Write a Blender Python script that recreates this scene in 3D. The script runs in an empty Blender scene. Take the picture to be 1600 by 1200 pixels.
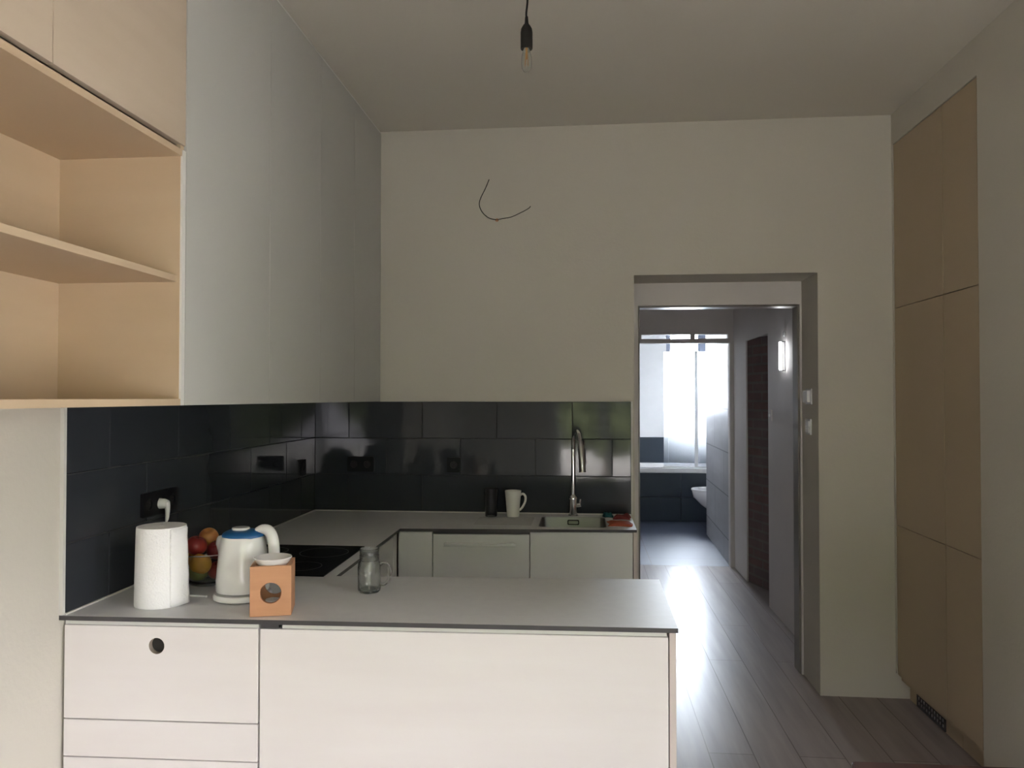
import bpy, bmesh, math, random
from mathutils import Vector, Matrix
from math import sin, cos, pi, radians
random.seed(7)
S = bpy.context.scene
COL = S.collection

# ------------------------------------------------------------------ helpers
def obj(name, bm, mats, parent=None, smooth=False, loc=None, bevel=0):
    bmesh.ops.recalc_face_normals(bm, faces=bm.faces[:])
    me = bpy.data.meshes.new(name)
    bm.to_mesh(me); bm.free()
    if not isinstance(mats, (list, tuple)): mats = [mats]
    for m in mats: me.materials.append(m)
    if smooth:
        for p in me.polygons: p.use_smooth = True
    o = bpy.data.objects.new(name, me); COL.objects.link(o)
    if loc is not None: o.location = loc
    if parent is not None: o.parent = parent
    if bevel:
        md = o.modifiers.new('bevel', 'BEVEL'); md.width = bevel; md.segments = 2
        md.limit_method = 'ANGLE'; md.angle_limit = radians(40)
    if smooth == 'auto':
        es = o.modifiers.new('split', 'EDGE_SPLIT'); es.split_angle = radians(38)
    return o
def thing(name, label, cat, loc=(0, 0, 0), rz=0, group=None):
    o = bpy.data.objects.new(name, None); COL.objects.link(o)
    o.location = loc; o.rotation_euler = (0, 0, rz); o.empty_display_size = .05
    o['label'] = label; o['category'] = cat
    if group: o['group'] = group
    return o
def tag(o, label, cat, group=None):
    o['label'] = label; o['category'] = cat
    if group: o['group'] = group
    return o
def struct(name, bm, m, **k):
    o = obj(name, bm, m, **k); o['kind'] = 'structure'; return o
def NB(): return bmesh.new()
def box(bm, x0, x1, y0, y1, z0, z1, mi=0):
    v = [bm.verts.new((x, y, z)) for z in (z0, z1) for x, y in ((x0, y0), (x1, y0), (x1, y1), (x0, y1))]
    for f in ((0, 3, 2, 1), (4, 5, 6, 7), (0, 1, 5, 4), (1, 2, 6, 5), (2, 3, 7, 6), (3, 0, 4, 7)):
        bm.faces.new([v[i] for i in f]).material_index = mi
    return v
def prism(bm, outer, holes=(), a0=0., a1=1., axis='z', m_top=0, m_side=0):
    """polygon with holes, extruded along axis from a0 to a1"""
    def P(p, a):
        if axis == 'z': return (p[0], p[1], a)
        if axis == 'y': return (p[0], a, p[1])
        return (a, p[0], p[1])
    tb = bmesh.new(); loops = [list(outer)] + [list(h) for h in holes]
    edges = []
    for lp in loops:
        vs = [tb.verts.new((p[0], p[1], 0)) for p in lp]
        for i in range(len(vs)): edges.append(tb.edges.new((vs[i], vs[(i + 1) % len(vs)])))
    bmesh.ops.triangle_fill(tb, edges=edges, use_beauty=True, use_dissolve=False)
    tb.verts.ensure_lookup_table(); tb.verts.index_update()
    top = {}; bot = {}
    for v in tb.verts:
        bot[v.index] = bm.verts.new(P(v.co, a0)); top[v.index] = bm.verts.new(P(v.co, a1))
    for f in tb.faces:
        idx = [v.index for v in f.verts]
        bm.faces.new([top[i] for i in idx]).material_index = m_top
        bm.faces.new([bot[i] for i in reversed(idx)]).material_index = m_side
    k = 0
    for lp in loops:
        n = len(lp)
        for i in range(n):
            a, b = k + i, k + (i + 1) % n
            bm.faces.new([bot[a], bot[b], top[b], top[a]]).material_index = m_side
        k += n
    tb.free()
def rect(x0, x1, y0, y1): return [(x0, y0), (x1, y0), (x1, y1), (x0, y1)]
def circ(cx, cy, r, n=32): return [(cx + r * cos(2 * pi * i / n), cy + r * sin(2 * pi * i / n)) for i in range(n)]
def rrect(x0, x1, y0, y1, r, n=6):
    out = []
    for cx, cy, a in ((x1 - r, y1 - r, 0), (x0 + r, y1 - r, 90), (x0 + r, y0 + r, 180), (x1 - r, y0 + r, 270)):
        for i in range(n + 1):
            t = radians(a + 90 * i / n); out.append((cx + r * cos(t), cy + r * sin(t)))
    return out
def lathe(bm, prof, n=40, c=(0, 0, 0), fn=None, close=True, mi=0):
    rings = []
    for r, z in prof:
        if r < 1e-6:
            rings.append([bm.verts.new((c[0], c[1], c[2] + z))]); continue
        ring = []
        for i in range(n):
            a = 2 * pi * i / n; x, y, zz = r * cos(a), r * sin(a), z
            if fn: x, y, zz = fn(x, y, zz, a)
            ring.append(bm.verts.new((c[0] + x, c[1] + y, c[2] + zz)))
        rings.append(ring)
    for A, B in zip(rings, rings[1:]):
        for i in range(n):
            j = (i + 1) % n
            if len(A) == 1 and len(B) == 1: continue
            if len(A) == 1: f = bm.faces.new([A[0], B[j], B[i]])
            elif len(B) == 1: f = bm.faces.new([A[i], A[j], B[0]])
            else: f = bm.faces.new([A[i], A[j], B[j], B[i]])
            f.material_index = mi
    if close:
        for R in (rings[0], rings[-1]):
            if len(R) > 1: bm.faces.new(R).material_index = mi
def tube(bm, pts, r, n=12, mi=0, flat=1.0):
    pts = [Vector(p) for p in pts]; rs = r if isinstance(r, (list, tuple)) else [r] * len(pts)
    rings = []; up = None
    for i, p in enumerate(pts):
        d = (pts[min(i + 1, len(pts) - 1)] - pts[max(i - 1, 0)]).normalized()
        if up is None: up = d.orthogonal().normalized()
        up = (up - d * up.dot(d)).normalized(); s = d.cross(up)
        rings.append([bm.verts.new(p + rs[i] * (cos(2 * pi * k / n) * up + flat * sin(2 * pi * k / n) * s)) for k in range(n)])
    for A, B in zip(rings, rings[1:]):
        for k in range(n): bm.faces.new([A[k], A[(k + 1) % n], B[(k + 1) % n], B[k]]).material_index = mi
    bm.faces.new(rings[0]).material_index = mi; bm.faces.new(rings[-1][::-1]).material_index = mi
def smooth_path(pts, k=8):
    P = [Vector(p) for p in pts]; P = [P[0] * 2 - P[1]] + P + [P[-1] * 2 - P[-2]]; out = []
    for i in range(1, len(P) - 2):
        for j in range(k):
            t = j / k
            out.append(.5 * ((2 * P[i]) + (P[i + 1] - P[i - 1]) * t + (2 * P[i - 1] - 5 * P[i] + 4 * P[i + 1] - P[i + 2]) * t * t
                             + (3 * P[i] - P[i - 1] - 3 * P[i + 1] + P[i + 2]) * t ** 3))
    out.append(P[-2]); return out

# ------------------------------------------------------------------ materials
def mat(name, col, rough=.5, metal=0., col2=None, scale=(8, 8, 8), bump=0., bscale=40., nscale=1., mix=1., coat=0., trans=0., ior=1.45,
        emit=None, estr=0., rvar=0., spec=.5, detail=4):
    m = bpy.data.materials.new(name); m.use_nodes = True
    nt = m.node_tree; N = nt.nodes; L = nt.links; b = N['Principled BSDF']
    b.inputs['Base Color'].default_value = (*col, 1); b.inputs['Roughness'].default_value = rough
    b.inputs['Metallic'].default_value = metal; b.inputs['IOR'].default_value = ior
    b.inputs['Transmission Weight'].default_value = trans; b.inputs['Coat Weight'].default_value = coat
    b.inputs['Coat Roughness'].default_value = .08; b.inputs['Specular IOR Level'].default_value = spec
    tc = N.new('ShaderNodeTexCoord'); mp = N.new('ShaderNodeMapping'); mp.inputs['Scale'].default_value = scale
    L.new(tc.outputs['Object'], mp.inputs['Vector'])
    if col2:
        no = N.new('ShaderNodeTexNoise'); no.inputs['Scale'].default_value = nscale; no.inputs['Detail'].default_value = detail
        L.new(mp.outputs[0], no.inputs['Vector'])
        cr = N.new('ShaderNodeValToRGB'); cr.color_ramp.elements[0].position = .3; cr.color_ramp.elements[1].position = .7
        cr.color_ramp.elements[0].color = (*col, 1); cr.color_ramp.elements[1].color = (*col2, 1)
        L.new(no.outputs['Fac'], cr.inputs[0]); L.new(cr.outputs[0], b.inputs['Base Color'])
        if rvar:
            mr = N.new('ShaderNodeMapRange'); mr.inputs['To Min'].default_value = rough - rvar; mr.inputs['To Max'].default_value = rough + rvar
            L.new(no.outputs['Fac'], mr.inputs['Value']); L.new(mr.outputs[0], b.inputs['Roughness'])
    if bump:
        n2 = N.new('ShaderNodeTexNoise'); n2.inputs['Scale'].default_value = bscale; n2.inputs['Detail'].default_value = 5
        L.new(tc.outputs['Object'], n2.inputs['Vector'])
        bp = N.new('ShaderNodeBump'); bp.inputs['Strength'].default_value = bump; bp.inputs['Distance'].default_value = .004
        L.new(n2.outputs['Fac'], bp.inputs['Height']); L.new(bp.outputs[0], b.inputs['Normal'])
    if emit:
        b.inputs['Emission Color'].default_value = (*emit, 1); b.inputs['Emission Strength'].default_value = estr
    return m
M = {}
M['paint'] = mat('wall_paint', (.56, .53, .46), .9, col2=(.58, .55, .48), scale=(1.3, 1.3, 1.3), bump=.25, bscale=60)
M['ceil'] = mat('ceiling_paint', (.64, .605, .53), .92, col2=(.66, .625, .55), scale=(1, 1, 1), bump=.2, bscale=50)
M['hallpaint'] = mat('grey_plaster', (.62, .58, .56), .6, col2=(.67, .63, .605), scale=(2, 2, 2), bump=.35, bscale=25)
M['bathpaint'] = mat('bathroom_paint', (.78, .77, .76), .8, col2=(.8, .79, .78))
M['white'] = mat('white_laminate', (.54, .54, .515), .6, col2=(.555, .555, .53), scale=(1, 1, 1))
M['lowfront_lit'] = mat('white_laminate_lit', (.70, .70, .685), .5, col2=(.715, .715, .70), scale=(1, 1, 1))  # same white laminate, lightened to carry the light on the base fronts
M['carc'] = mat('white_board', (.74, .73, .70), .5, col2=(.76, .75, .72))
M['ply'] = mat('birch_plywood', (.55, .45, .345), .5, col2=(.59, .49, .385), scale=(1.2, 1.2, 9), nscale=1.6, bump=.05, bscale=30, detail=6)
M['plyin'] = mat('birch_plywood_inside', (.56, .425, .285), .55, col2=(.60, .465, .32), scale=(1.2, 1.2, 7), nscale=1.4, detail=6)
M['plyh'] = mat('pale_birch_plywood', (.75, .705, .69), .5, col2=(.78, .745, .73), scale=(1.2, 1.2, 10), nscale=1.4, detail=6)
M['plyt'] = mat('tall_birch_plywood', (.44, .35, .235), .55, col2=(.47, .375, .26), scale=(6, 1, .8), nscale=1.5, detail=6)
M['plyedge'] = mat('plywood_edge', (.60, .52, .43), .6, col2=(.50, .42, .34), scale=(60, 60, 60))
M['dark'] = mat('dark_core', (.055, .052, .055), .5, col2=(.07, .066, .07))
M['shadow'] = mat('dark_gap', (.03, .028, .026), .8)
M['top'] = mat('grey_laminate', (.64, .645, .655), .42, col2=(.67, .675, .685), scale=(30, 30, 30), bump=.06, bscale=120)
M['caulk'] = mat('light_sealant', (.62, .61, .57), .5)
M['chrome'] = mat('chrome', (.78, .78, .78), .12, 1.)
M['steel'] = mat('brushed_steel', (.50, .50, .49), .3, 1., col2=(.42, .42, .41), scale=(4, 60, 4))
M['satin'] = mat('satin_nickel', (.80, .80, .79), .4, .55)
M['alu'] = mat('aluminium', (.82, .82, .82), .38, 1.)
M['black'] = mat('black_plastic', (.006, .006, .007), .55, spec=.25)
M['blackmatte'] = mat('black_bakelite', (.018, .017, .016), .6, spec=.3)
M['hob'] = mat('black_glass', (.008, .008, .009), .22, spec=.25)
M['wplast'] = mat('white_plastic', (.80, .80, .79), .22, coat=.4)
M['paper'] = mat('tissue_paper', (.86, .86, .86), .95, col2=(.9, .9, .9), bump=.5, bscale=160)
M['blue'] = mat('blue_plastic', (.012, .095, .26), .3)
M['ceram'] = mat('white_ceramic', (.80, .78, .77), .18, coat=.5)
M['ceramg'] = mat('matte_white_ceramic', (.72, .70, .64), .35)
M['bamboo'] = mat('orange_wood', (.50, .245, .125), .5, col2=(.57, .295, .155), scale=(3, 3, 22), nscale=1.5)
M['glass'] = mat('clear_glass', (.93, .96, .95), .02, trans=1., ior=1.45)
M['glassb'] = mat('bumpy_glass', (.9, .93, .92), .03, trans=1., ior=1.45, bump=.35, bscale=90)
M['darkglass'] = mat('dark_glass', (.42, .42, .43), .05, trans=1., ior=1.45)
M['frost'] = mat('frosted_glass', (.90, .92, .95), .28, trans=1., ior=1.2)
M['tile'] = mat('anthracite_glazed_tile', (.030, .034, .040), .06, col2=(.035, .039, .046), scale=(2, 2, 2), spec=.5)
M['grout'] = mat('grout', (.028, .03, .033), .8)
M['bathtile'] = mat('anthracite_bath_tile', (.030, .040, .055), .35, col2=(.036, .047, .063), scale=(2, 2, 2))
M['brown'] = mat('red_brown_wood', (.045, .018, .014), .45, col2=(.06, .024, .018), scale=(14, 2, 14))
M['red_fruit'] = mat('red_apple_skin', (.20, .012, .02), .35, col2=(.36, .05, .03), scale=(18, 18, 5))
M['dred_fruit'] = mat('dark_red_apple_skin', (.11, .008, .014), .35, col2=(.2, .02, .02), scale=(18, 18, 5))
M['peach'] = mat('yellow_red_skin', (.48, .24, .06), .45, col2=(.27, .04, .03), scale=(12, 12, 12))
M['yel'] = mat('yellow_skin', (.66, .36, .04), .42, col2=(.60, .27, .03), scale=(14, 14, 14))
M['grn'] = mat('green_skin', (.20, .24, .05), .4, col2=(.29, .30, .08), scale=(14, 14, 14))
M['stem'] = mat('brown_stem', (.06, .04, .02), .8)
M['orange'] = mat('orange_cloth', (.50, .11, .05), .9, col2=(.40, .09, .05), scale=(60, 60, 60), bump=.8, bscale=300)
M['rust'] = mat('dark_red_cloth', (.20, .035, .035), .9, bump=.8, bscale=300)
M['teal'] = mat('teal_sponge', (.02, .13, .14), .95, bump=1., bscale=300)
M['frame'] = mat('painted_steel_frame', (.20, .18, .16), .32, col2=(.24, .22, .195), scale=(6, 6, 6))
M['brass'] = mat('brass_filament', (.75, .42, .16), .35, .8)
M['foliage'] = mat('green_leaves', (.04, .046, .022), .7, col2=(.185, .205, .085), scale=(1.3, 1.3, 1.3))
M['bark'] = mat('bark', (.09, .06, .04), .9)
M['lawn'] = mat('garden_ground', (.19, .175, .15), .9, col2=(.24, .22, .19))
M['glowtube'] = mat('glowing_tube', (1, 1, 1), .4, emit=(.95, .97, 1), estr=3.)

def tex_brick(name, c1, c2, mortar, bw, rh, msize, rough, coords='xy', offs=(0, 0, 0), off=.5, bumpy=.3, metal=0, noise=None, spec=.5):
    m = bpy.data.materials.new(name); m.use_nodes = True; nt = m.node_tree; N = nt.nodes; L = nt.links; b = N['Principled BSDF']
    tc = N.new('ShaderNodeTexCoord'); sp = N.new('ShaderNodeSeparateXYZ'); cb = N.new('ShaderNodeCombineXYZ')
    L.new(tc.outputs['Object'], sp.inputs[0])
    L.new(sp.outputs[coords[0].upper()], cb.inputs[0]); L.new(sp.outputs[coords[1].upper()], cb.inputs[1])
    mp = N.new('ShaderNodeMapping'); mp.inputs['Location'].default_value = offs; L.new(cb.outputs[0], mp.inputs[0])
    br = N.new('ShaderNodeTexBrick'); L.new(mp.outputs[0], br.inputs['Vector'])
    br.inputs['Color1'].default_value = (*c1, 1); br.inputs['Color2'].default_value = (*c2, 1); br.inputs['Mortar'].default_value = (*mortar, 1)
    br.inputs['Scale'].default_value = 1; br.inputs['Mortar Size'].default_value = msize; br.inputs['Mortar Smooth'].default_value = .1
    br.inputs['Brick Width'].default_value = bw; br.inputs['Row Height'].default_value = rh; br.offset = off
    out = br.outputs['Color']
    if noise:
        m2 = N.new('ShaderNodeMapping'); m2.inputs['Scale'].default_value = noise; L.new(tc.outputs['Object'], m2.inputs[0])
        no = N.new('ShaderNodeTexNoise'); no.inputs['Scale'].default_value = 1; no.inputs['Detail'].default_value = 8; L.new(m2.outputs[0], no.inputs[0])
        mr = N.new('ShaderNodeMapRange'); mr.inputs['From Min'].default_value = .3; mr.inputs['From Max'].default_value = .7
        mr.inputs['To Min'].default_value = .84; mr.inputs['To Max'].default_value = 1.12
        L.new(no.outputs['Fac'], mr.inputs[0])
        vm = N.new('ShaderNodeVectorMath'); vm.operation = 'SCALE'; L.new(out, vm.inputs[0]); L.new(mr.outputs[0], vm.inputs['Scale']); out = vm.outputs[0]
        m3 = N.new('ShaderNodeMapRange'); m3.inputs['To Min'].default_value = rough - .02; m3.inputs['To Max'].default_value = rough + .04
        L.new(no.outputs['Fac'], m3.inputs[0]); L.new(m3.outputs[0], b.inputs['Roughness'])
    else: b.inputs['Roughness'].default_value = rough
    L.new(out, b.inputs['Base Color']); b.inputs['Specular IOR Level'].default_value = spec
    bp = N.new('ShaderNodeBump'); bp.inputs['Strength'].default_value = bumpy; bp.inputs['Distance'].default_value = .003; bp.invert = True
    L.new(br.outputs['Fac'], bp.inputs['Height']); L.new(bp.outputs[0], b.inputs['Normal'])
    return m
def pane(name, tint, rough=0., mixd=0.):
    m = bpy.data.materials.new(name); m.use_nodes = True; nt = m.node_tree; N = nt.nodes; L = nt.links; N.remove(N['Principled BSDF'])
    tr = N.new('ShaderNodeBsdfTransparent'); tr.inputs[0].default_value = (*tint, 1)
    gl = N.new('ShaderNodeBsdfGlossy'); gl.inputs['Roughness'].default_value = max(rough, .02); fr = N.new('ShaderNodeFresnel')
    mx = N.new('ShaderNodeMixShader'); L.new(fr.outputs[0], mx.inputs[0]); L.new(tr.outputs[0], mx.inputs[1]); L.new(gl.outputs[0], mx.inputs[2])
    last = mx
    if mixd:
        tl = N.new('ShaderNodeBsdfTranslucent'); tl.inputs[0].default_value = (.9, .93, .97, 1)
        m2 = N.new('ShaderNodeMixShader'); m2.inputs[0].default_value = mixd; L.new(mx.outputs[0], m2.inputs[1]); L.new(tl.outputs[0], m2.inputs[2]); last = m2
    L.new(last.outputs[0], N['Material Output'].inputs[0]); return m
M['pane'] = pane('window_pane', (.97, .98, .98)); M['screen'] = pane('frosted_screen', (.95, .97, 1), .25, .14)
M['planks'] = tex_brick('oak_planks', (.29, .25, .235), (.35, .305, .285), (.17, .14, .13), 1.9, .19, .0025, .30, 'yx', (.4, .045, 0), .37,
                        noise=(22, 1.6, 1), spec=.06)
M['bathfloor'] = tex_brick('dark_floor_tile', (.055, .065, .095), (.06, .07, .10), (.03, .03, .035), .8, .6, .004, .5, 'xy', (.2, .35, 0), 0, spec=.15)
M['stone'] = tex_brick('grey_stone_tile', (.33, .33, .345), (.36, .36, .375), (.10, .10, .11), 1.2, .4, .006, .38, 'yz', (.3, .18, 0), .5, noise=(5, 2, 9))
M['brick'] = tex_brick('bare_brick', (.16, .095, .082), (.135, .10, .095), (.155, .13, .12), .27, .075, .010, .9, 'yz', (0, 0, 0), .5, bumpy=1., noise=(7, 7, 7))

# ------------------------------------------------------------------ setting
XL, XR, YB, ZC = -1.485, 1.568, 4.10, 2.985
YF = -.85
struct('floor', (lambda b: (box(b, XL - .2, 2.0, YF - .2, 7.13, -.1, 0), b)[1])(NB()), M['planks'])
b = NB(); box(b, XL - .2, 2.0, YF - .2, YB + .3, ZC, ZC + .15); struct('ceiling', b, M['ceil'])
SY_0, SY_1, SZ_0, SZ_1 = -.60, 1.35, .12, 2.02
b = NB(); box(b, XL - .2, XL, YF - .2, YB + .3, 0, ZC); struct('wall_left', b, M['paint'])
# right wall with the recess the tall cupboards stand in
b = NB(); prism(b, rect(YF - .2, 3.232, 0, ZC), [rect(SY_0, SY_1, SZ_0, SZ_1)], XR, XR + .12, 'x'); box(b, XR, XR + .12, 3.232, 4.10, 2.826, ZC)
box(b, XR + .12, 2.3, 3.10, 3.232, 0, ZC); box(b, 2.2, 2.3, 3.232, YB + .3, 0, ZC); box(b, XR + .12, 2.2, 3.232, YB, 2.826, ZC)
box(b, XR, XR + .12, 4.082, 4.10, .13, 2.826)
struct('wall_right', b, M['paint'])
# back wall with the passage opening
b = NB(); prism(b, [(XL, 0), (.256, 0), (.256, 2.177), (1.197, 2.177), (1.197, 0), (2.2, 0), (2.2, ZC), (XL, ZC)], (), YB, YB + .3, 'y')
struct('wall_back', b, M['paint'])
b = NB(); prism(b, [(-.1, 0), (.297, 0), (.297, 2.05), (1.188, 2.05), (1.188, 0), (2.0, 0), (2.0, ZC), (-.1, ZC)], (), YB + .3, YB + .40, 'y')
struct('wall_passage', b, M['hallpaint'])
# window wall behind the viewpoint
WX0, WX1, WZ0, WZ1 = -.40, 1.45, .55, 2.25
b = NB(); prism(b, rect(XL, XR + .12, 0, ZC), [rect(WX0, WX1, WZ0, WZ1)], YF - .2, YF, 'y'); struct('wall_front', b, M['paint'])
def window(name, x0, x1, z0, z1, y, d, bars, t, m, glass_t=.006):
    fr = NB()
    prism(fr, rect(x0, x1, z0, z1), [rect(*q) for q in bars], y, y + d, 'y')
    w = struct(name, fr, m, bevel=.004)
    g = NB()
    for q in bars: box(g, q[0] - .004, q[1] + .004, y + d * .45, y + d * .45 + glass_t, q[2] - .004, q[3] + .004)
    go = obj('window_glass', g, M['pane'], w)
    return w
M['wframe'] = mat('white_window_frame', (.72, .72, .70), .35)
M['wframeb'] = mat('grey_window_frame', (.30, .33, .42), .4)
window('window_1', WX0, WX1, WZ0, WZ1, YF - .12, .07,
       [(WX0 + .06, .20, WZ0 + .06, WZ1 - .06), (.30, WX1 - .06, WZ0 + .06, WZ1 - .06)], .06, M['wframe'])
b = NB(); box(b, WX0 - .04, WX1 + .04, YF - .05, YF + .12, WZ0 - .03, WZ0); s = struct('trim_1', b, M['wframe'], bevel=.004)

b = NB(); prism(b, rect(SY_0, SY_1, SZ_0, SZ_1), [rect(SY_0 + .06, .31, SZ_0 + .06, SZ_1 - .06), rect(.39, SY_1 - .06, SZ_0 + .06, SZ_1 - .06)], XR + .03, XR + .10, 'x')
w3 = struct('added_window', b, M['wframe'], bevel=.004)  # unseen side window, added to brighten the lower left wall
b = NB(); box(b, XR + .06, XR + .066, SY_0 + .056, .314, SZ_0 + .056, SZ_1 - .056); box(b, XR + .06, XR + .066, .386, SY_1 - .056, SZ_0 + .056, SZ_1 - .056)
obj('window_glass', b, M['pane'], w3)
# passage steel door frame
b = NB()
prism(b, [(.297, 0), (.307, 0), (.307, 2.040), (1.178, 2.040), (1.178, 0), (1.188, 0), (1.188, 2.05), (.297, 2.05)], (), YB + .315, YB + .42, 'y')
prism(b, [(.285, 0), (.300, 0), (.300, 2.046), (1.184, 2.046), (1.184, 0), (1.20, 0), (1.20, 2.062), (.285, 2.062)], (), YB + .40, YB + .428, 'y')
struct('door_1', b, M['frame'], bevel=.0015)

# hallway
HX = 1.333; HY = 4.52
b = NB(); prism(b, [(4.50, 0), (5.79, 0), (5.79, 2.0), (6.56, 2.0), (6.56, 0), (7.1, 0), (7.1, 2.9), (4.50, 2.9)], (), HX, HX + .012, 'x')
box(b, HX + .012, HX + .12, 4.5, 5.79, 0, 2.9); box(b, HX + .012, HX + .12, 6.60, 7.1, 0, 2.9); box(b, HX + .012, HX + .12, 5.79, 6.6, 2.02, 2.9)
struct('wall_hall_right', b, M['hallpaint'])
b = NB(); prism(b, [(1.346, 6.56), (1.435, 6.272), (1.60, 5.80), (1.60, 5.65), (1.9, 5.65), (1.9, 6.60), (1.346, 6.60)], (), 0, 2.2, 'z')
struct('wall_niche', b, M['brick'])
b = NB(); box(b, 1.345, 1.9, 5.6, 6.62, 2.2, 2.3); box(b, 1.345, 1.9, 5.55, 5.65, 0, 2.2); struct('trim_2', b, M['hallpaint'])
b = NB(); box(b, -.2, -.1, 4.4, 7.2, 0, 2.9); struct('wall_hall_left', b, M['hallpaint'])
b = NB(); box(b, -.2, 2.0, 4.5, 7.2, 2.9, 3.0); struct('ceiling_hall', b, M['hallpaint'])
# wall between hallway and bathroom: doorway and a narrow slot above its head
b = NB(); prism(b, [(-.1, 0), (.44, 0), (.44, 2.024), (1.300, 2.024), (1.300, 0), (1.333, 0), (1.333, 2.9), (-.1, 2.9)],
                [rect(.51, .957, 2.064, 2.104), rect(.992, 1.285, 2.064, 2.104)], 7.10, 7.18, 'y')
box(b, 1.333, 1.9, 7.10, 7.18, 0, 2.9)
struct('wall_hall_back', b, M['hallpaint'])
b = NB(); box(b, 1.296, 1.300, 7.09, 7.18, 0, 2.024); box(b, 1.300, 1.366, 7.085, 7.10, 0, 2.045); box(b, .43, 1.366, 7.088, 7.10, 2.024, 2.05)
struct('door_2', b, M['hallpaint'], bevel=.001)
# bathroom
BX0, BX1, BY = -.1, 1.80, 10.42
b = NB(); box(b, -.2, 2.0, 7.13, 10.6, -.1, 0); struct('floor_bathroom', b, M['bathfloor'])
b = NB(); box(b, -.2, 2.0, 7.18, 10.6, 2.9, 3.0); struct('ceiling_bathroom', b, M['bathpaint'])
b = NB(); box(b, BX0 - .1, BX0, 7.18, BY, 0, 2.9); struct('wall_bathroom_left', b, M['bathpaint'])
b = NB(); prism(b, [(1.302, 7.18), (1.343, 8.775), (1.46, 8.775), (1.46, 7.18)], (), 0, 2.9); struct('wall_partition', b, M['stone'])
b = NB(); box(b, BX1, BX1 + .1, 7.18, BY, 0, 2.9); struct('wall_bathroom_right', b, M['bathtile'])
BW = (1.075, 1.79, 1.27, 2.52)
b = NB(); prism(b, rect(BX0 - .1, BX1 + .1, 0, 2.9), [rect(*BW)], BY, BY + .25, 'y'); struct('wall_bathroom_back', b, M['bathpaint'])
window('window_2', BW[0], BW[1], BW[2], BW[3], BY + .02, .07, [(1.135, 1.495, 1.33, 2.46), (1.60, 1.77, 1.33, 2.46)], .05, M['wframeb'])
b = NB()
random.seed(3)
for i in range(5):
    x0 = BX0 + i * .4
    box(b, x0 + .0015, min(BX1, x0 + .3985), BY - .012, BY, .60, .997)
struct('trim_3', b, M['bathtile'])

# ------------------------------------------------------------------ bathroom things
t = thing('bathtub', 'white built-in bathtub with a dark tiled front, under the bathroom window', 'bathtub', (.85, 10.0, 0))
b = NB(); prism(b, rect(-.949, .949, -.40, .41), [rrect(-.80, .85, -.30, .32, .12)], .60, .66)
obj('rim', b, M['ceram'], t, bevel=.008)
b = NB(); L1 = rrect(-.80, .85, -.30, .32, .12); n = len(L1); rr = []
for s, z in ((1, .605), (.95, .35), (.86, .22)): rr.append([b.verts.new((p[0] * s, p[1] * s, z)) for p in L1])
for A, B2 in zip(rr, rr[1:]):
    for i in range(n): b.faces.new([A[i], A[(i + 1) % n], B2[(i + 1) % n], B2[i]])
b.faces.new(rr[-1]); obj('basin', b, M['ceram'], t, smooth='auto')
b = NB()
for i in range(3):
    for k in range(2): box(b, -.949 + i * .633 + .002, -.949 + (i + 1) * .633 - .002, -.395, -.35, .004 + k * .3, .298 + k * .3)
obj('tiled_front', b, M['bathtile'], t)
t = thing('shower_screen', 'frosted glass shower screen with a bright metal post, standing on the bathtub rim', 'shower screen', (1.15, 9.72, .66))
b = NB(); box(b, -.18, .20, -.004, .004, .012, 1.44); box(b, .235, .55, -.004, .004, .012, 1.44); obj('glass_panel', b, M['screen'], t)
b = NB(); box(b, .198, .237, -.014, .014, .0, 1.45); obj('metal_post', b, M['alu'], t, bevel=.003)
b = NB(); box(b, -.19, .56, -.012, .012, .0, .014); obj('bottom_rail', b, M['alu'], t, bevel=.002)
t = thing('toilet', 'white wall-hung toilet bowl seen past the grey tiled partition', 'toilet', (1.51, 9.15, 0))
def toilet_ring(bm, L_, W_, z, cx, n=36):
    out = []
    for i in range(n):
        a = 2 * pi * i / n; ca, sa = cos(a), sin(a)
        x = ca * L_ / 2 * (1.0 if ca < 0 else .98); y = sa * W_ / 2 * (abs(sa) ** -.15 if abs(sa) > .05 else 1) * (1 if ca < 0 else 1)
        out.append(bm.verts.new((cx + x, y, z)))
    return out
def skin(bm, rings, cap=(True, True)):
    n = len(rings[0])
    for A, B2 in zip(rings, rings[1:]):
        for i in range(n): bm.faces.new([A[i], A[(i + 1) % n], B2[(i + 1) % n], B2[i]])
    if cap[0]: bm.faces.new(rings[0])
    if cap[1]: bm.faces.new(rings[-1])
b = NB()
R_ = [toilet_ring(b, *q) for q in ((.20, .18, .12, .18), (.34, .26, .19, .12), (.46, .33, .28, .055), (.545, .36, .37, .012), (.56, .37, .435, .005),
                                   (.56, .37, .445, .005), (.47, .28, .445, .01), (.40, .24, .36, .02), (.25, .16, .28, .03))]
skin(b, R_); obj('bowl', b, M['ceram'], t, smooth='auto')
b = NB()
R_ = [toilet_ring(b, *q) for q in ((.57, .38, .447, .003), (.575, .385, .457, .003), (.56, .37, .470, .003), (.42, .23, .470, .0), (.42, .23, .447, .0))]
skin(b, R_ + [R_[0]] if False else R_, (False, False)); obj('toilet_seat', b, M['ceram'], t, smooth='auto')
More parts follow.
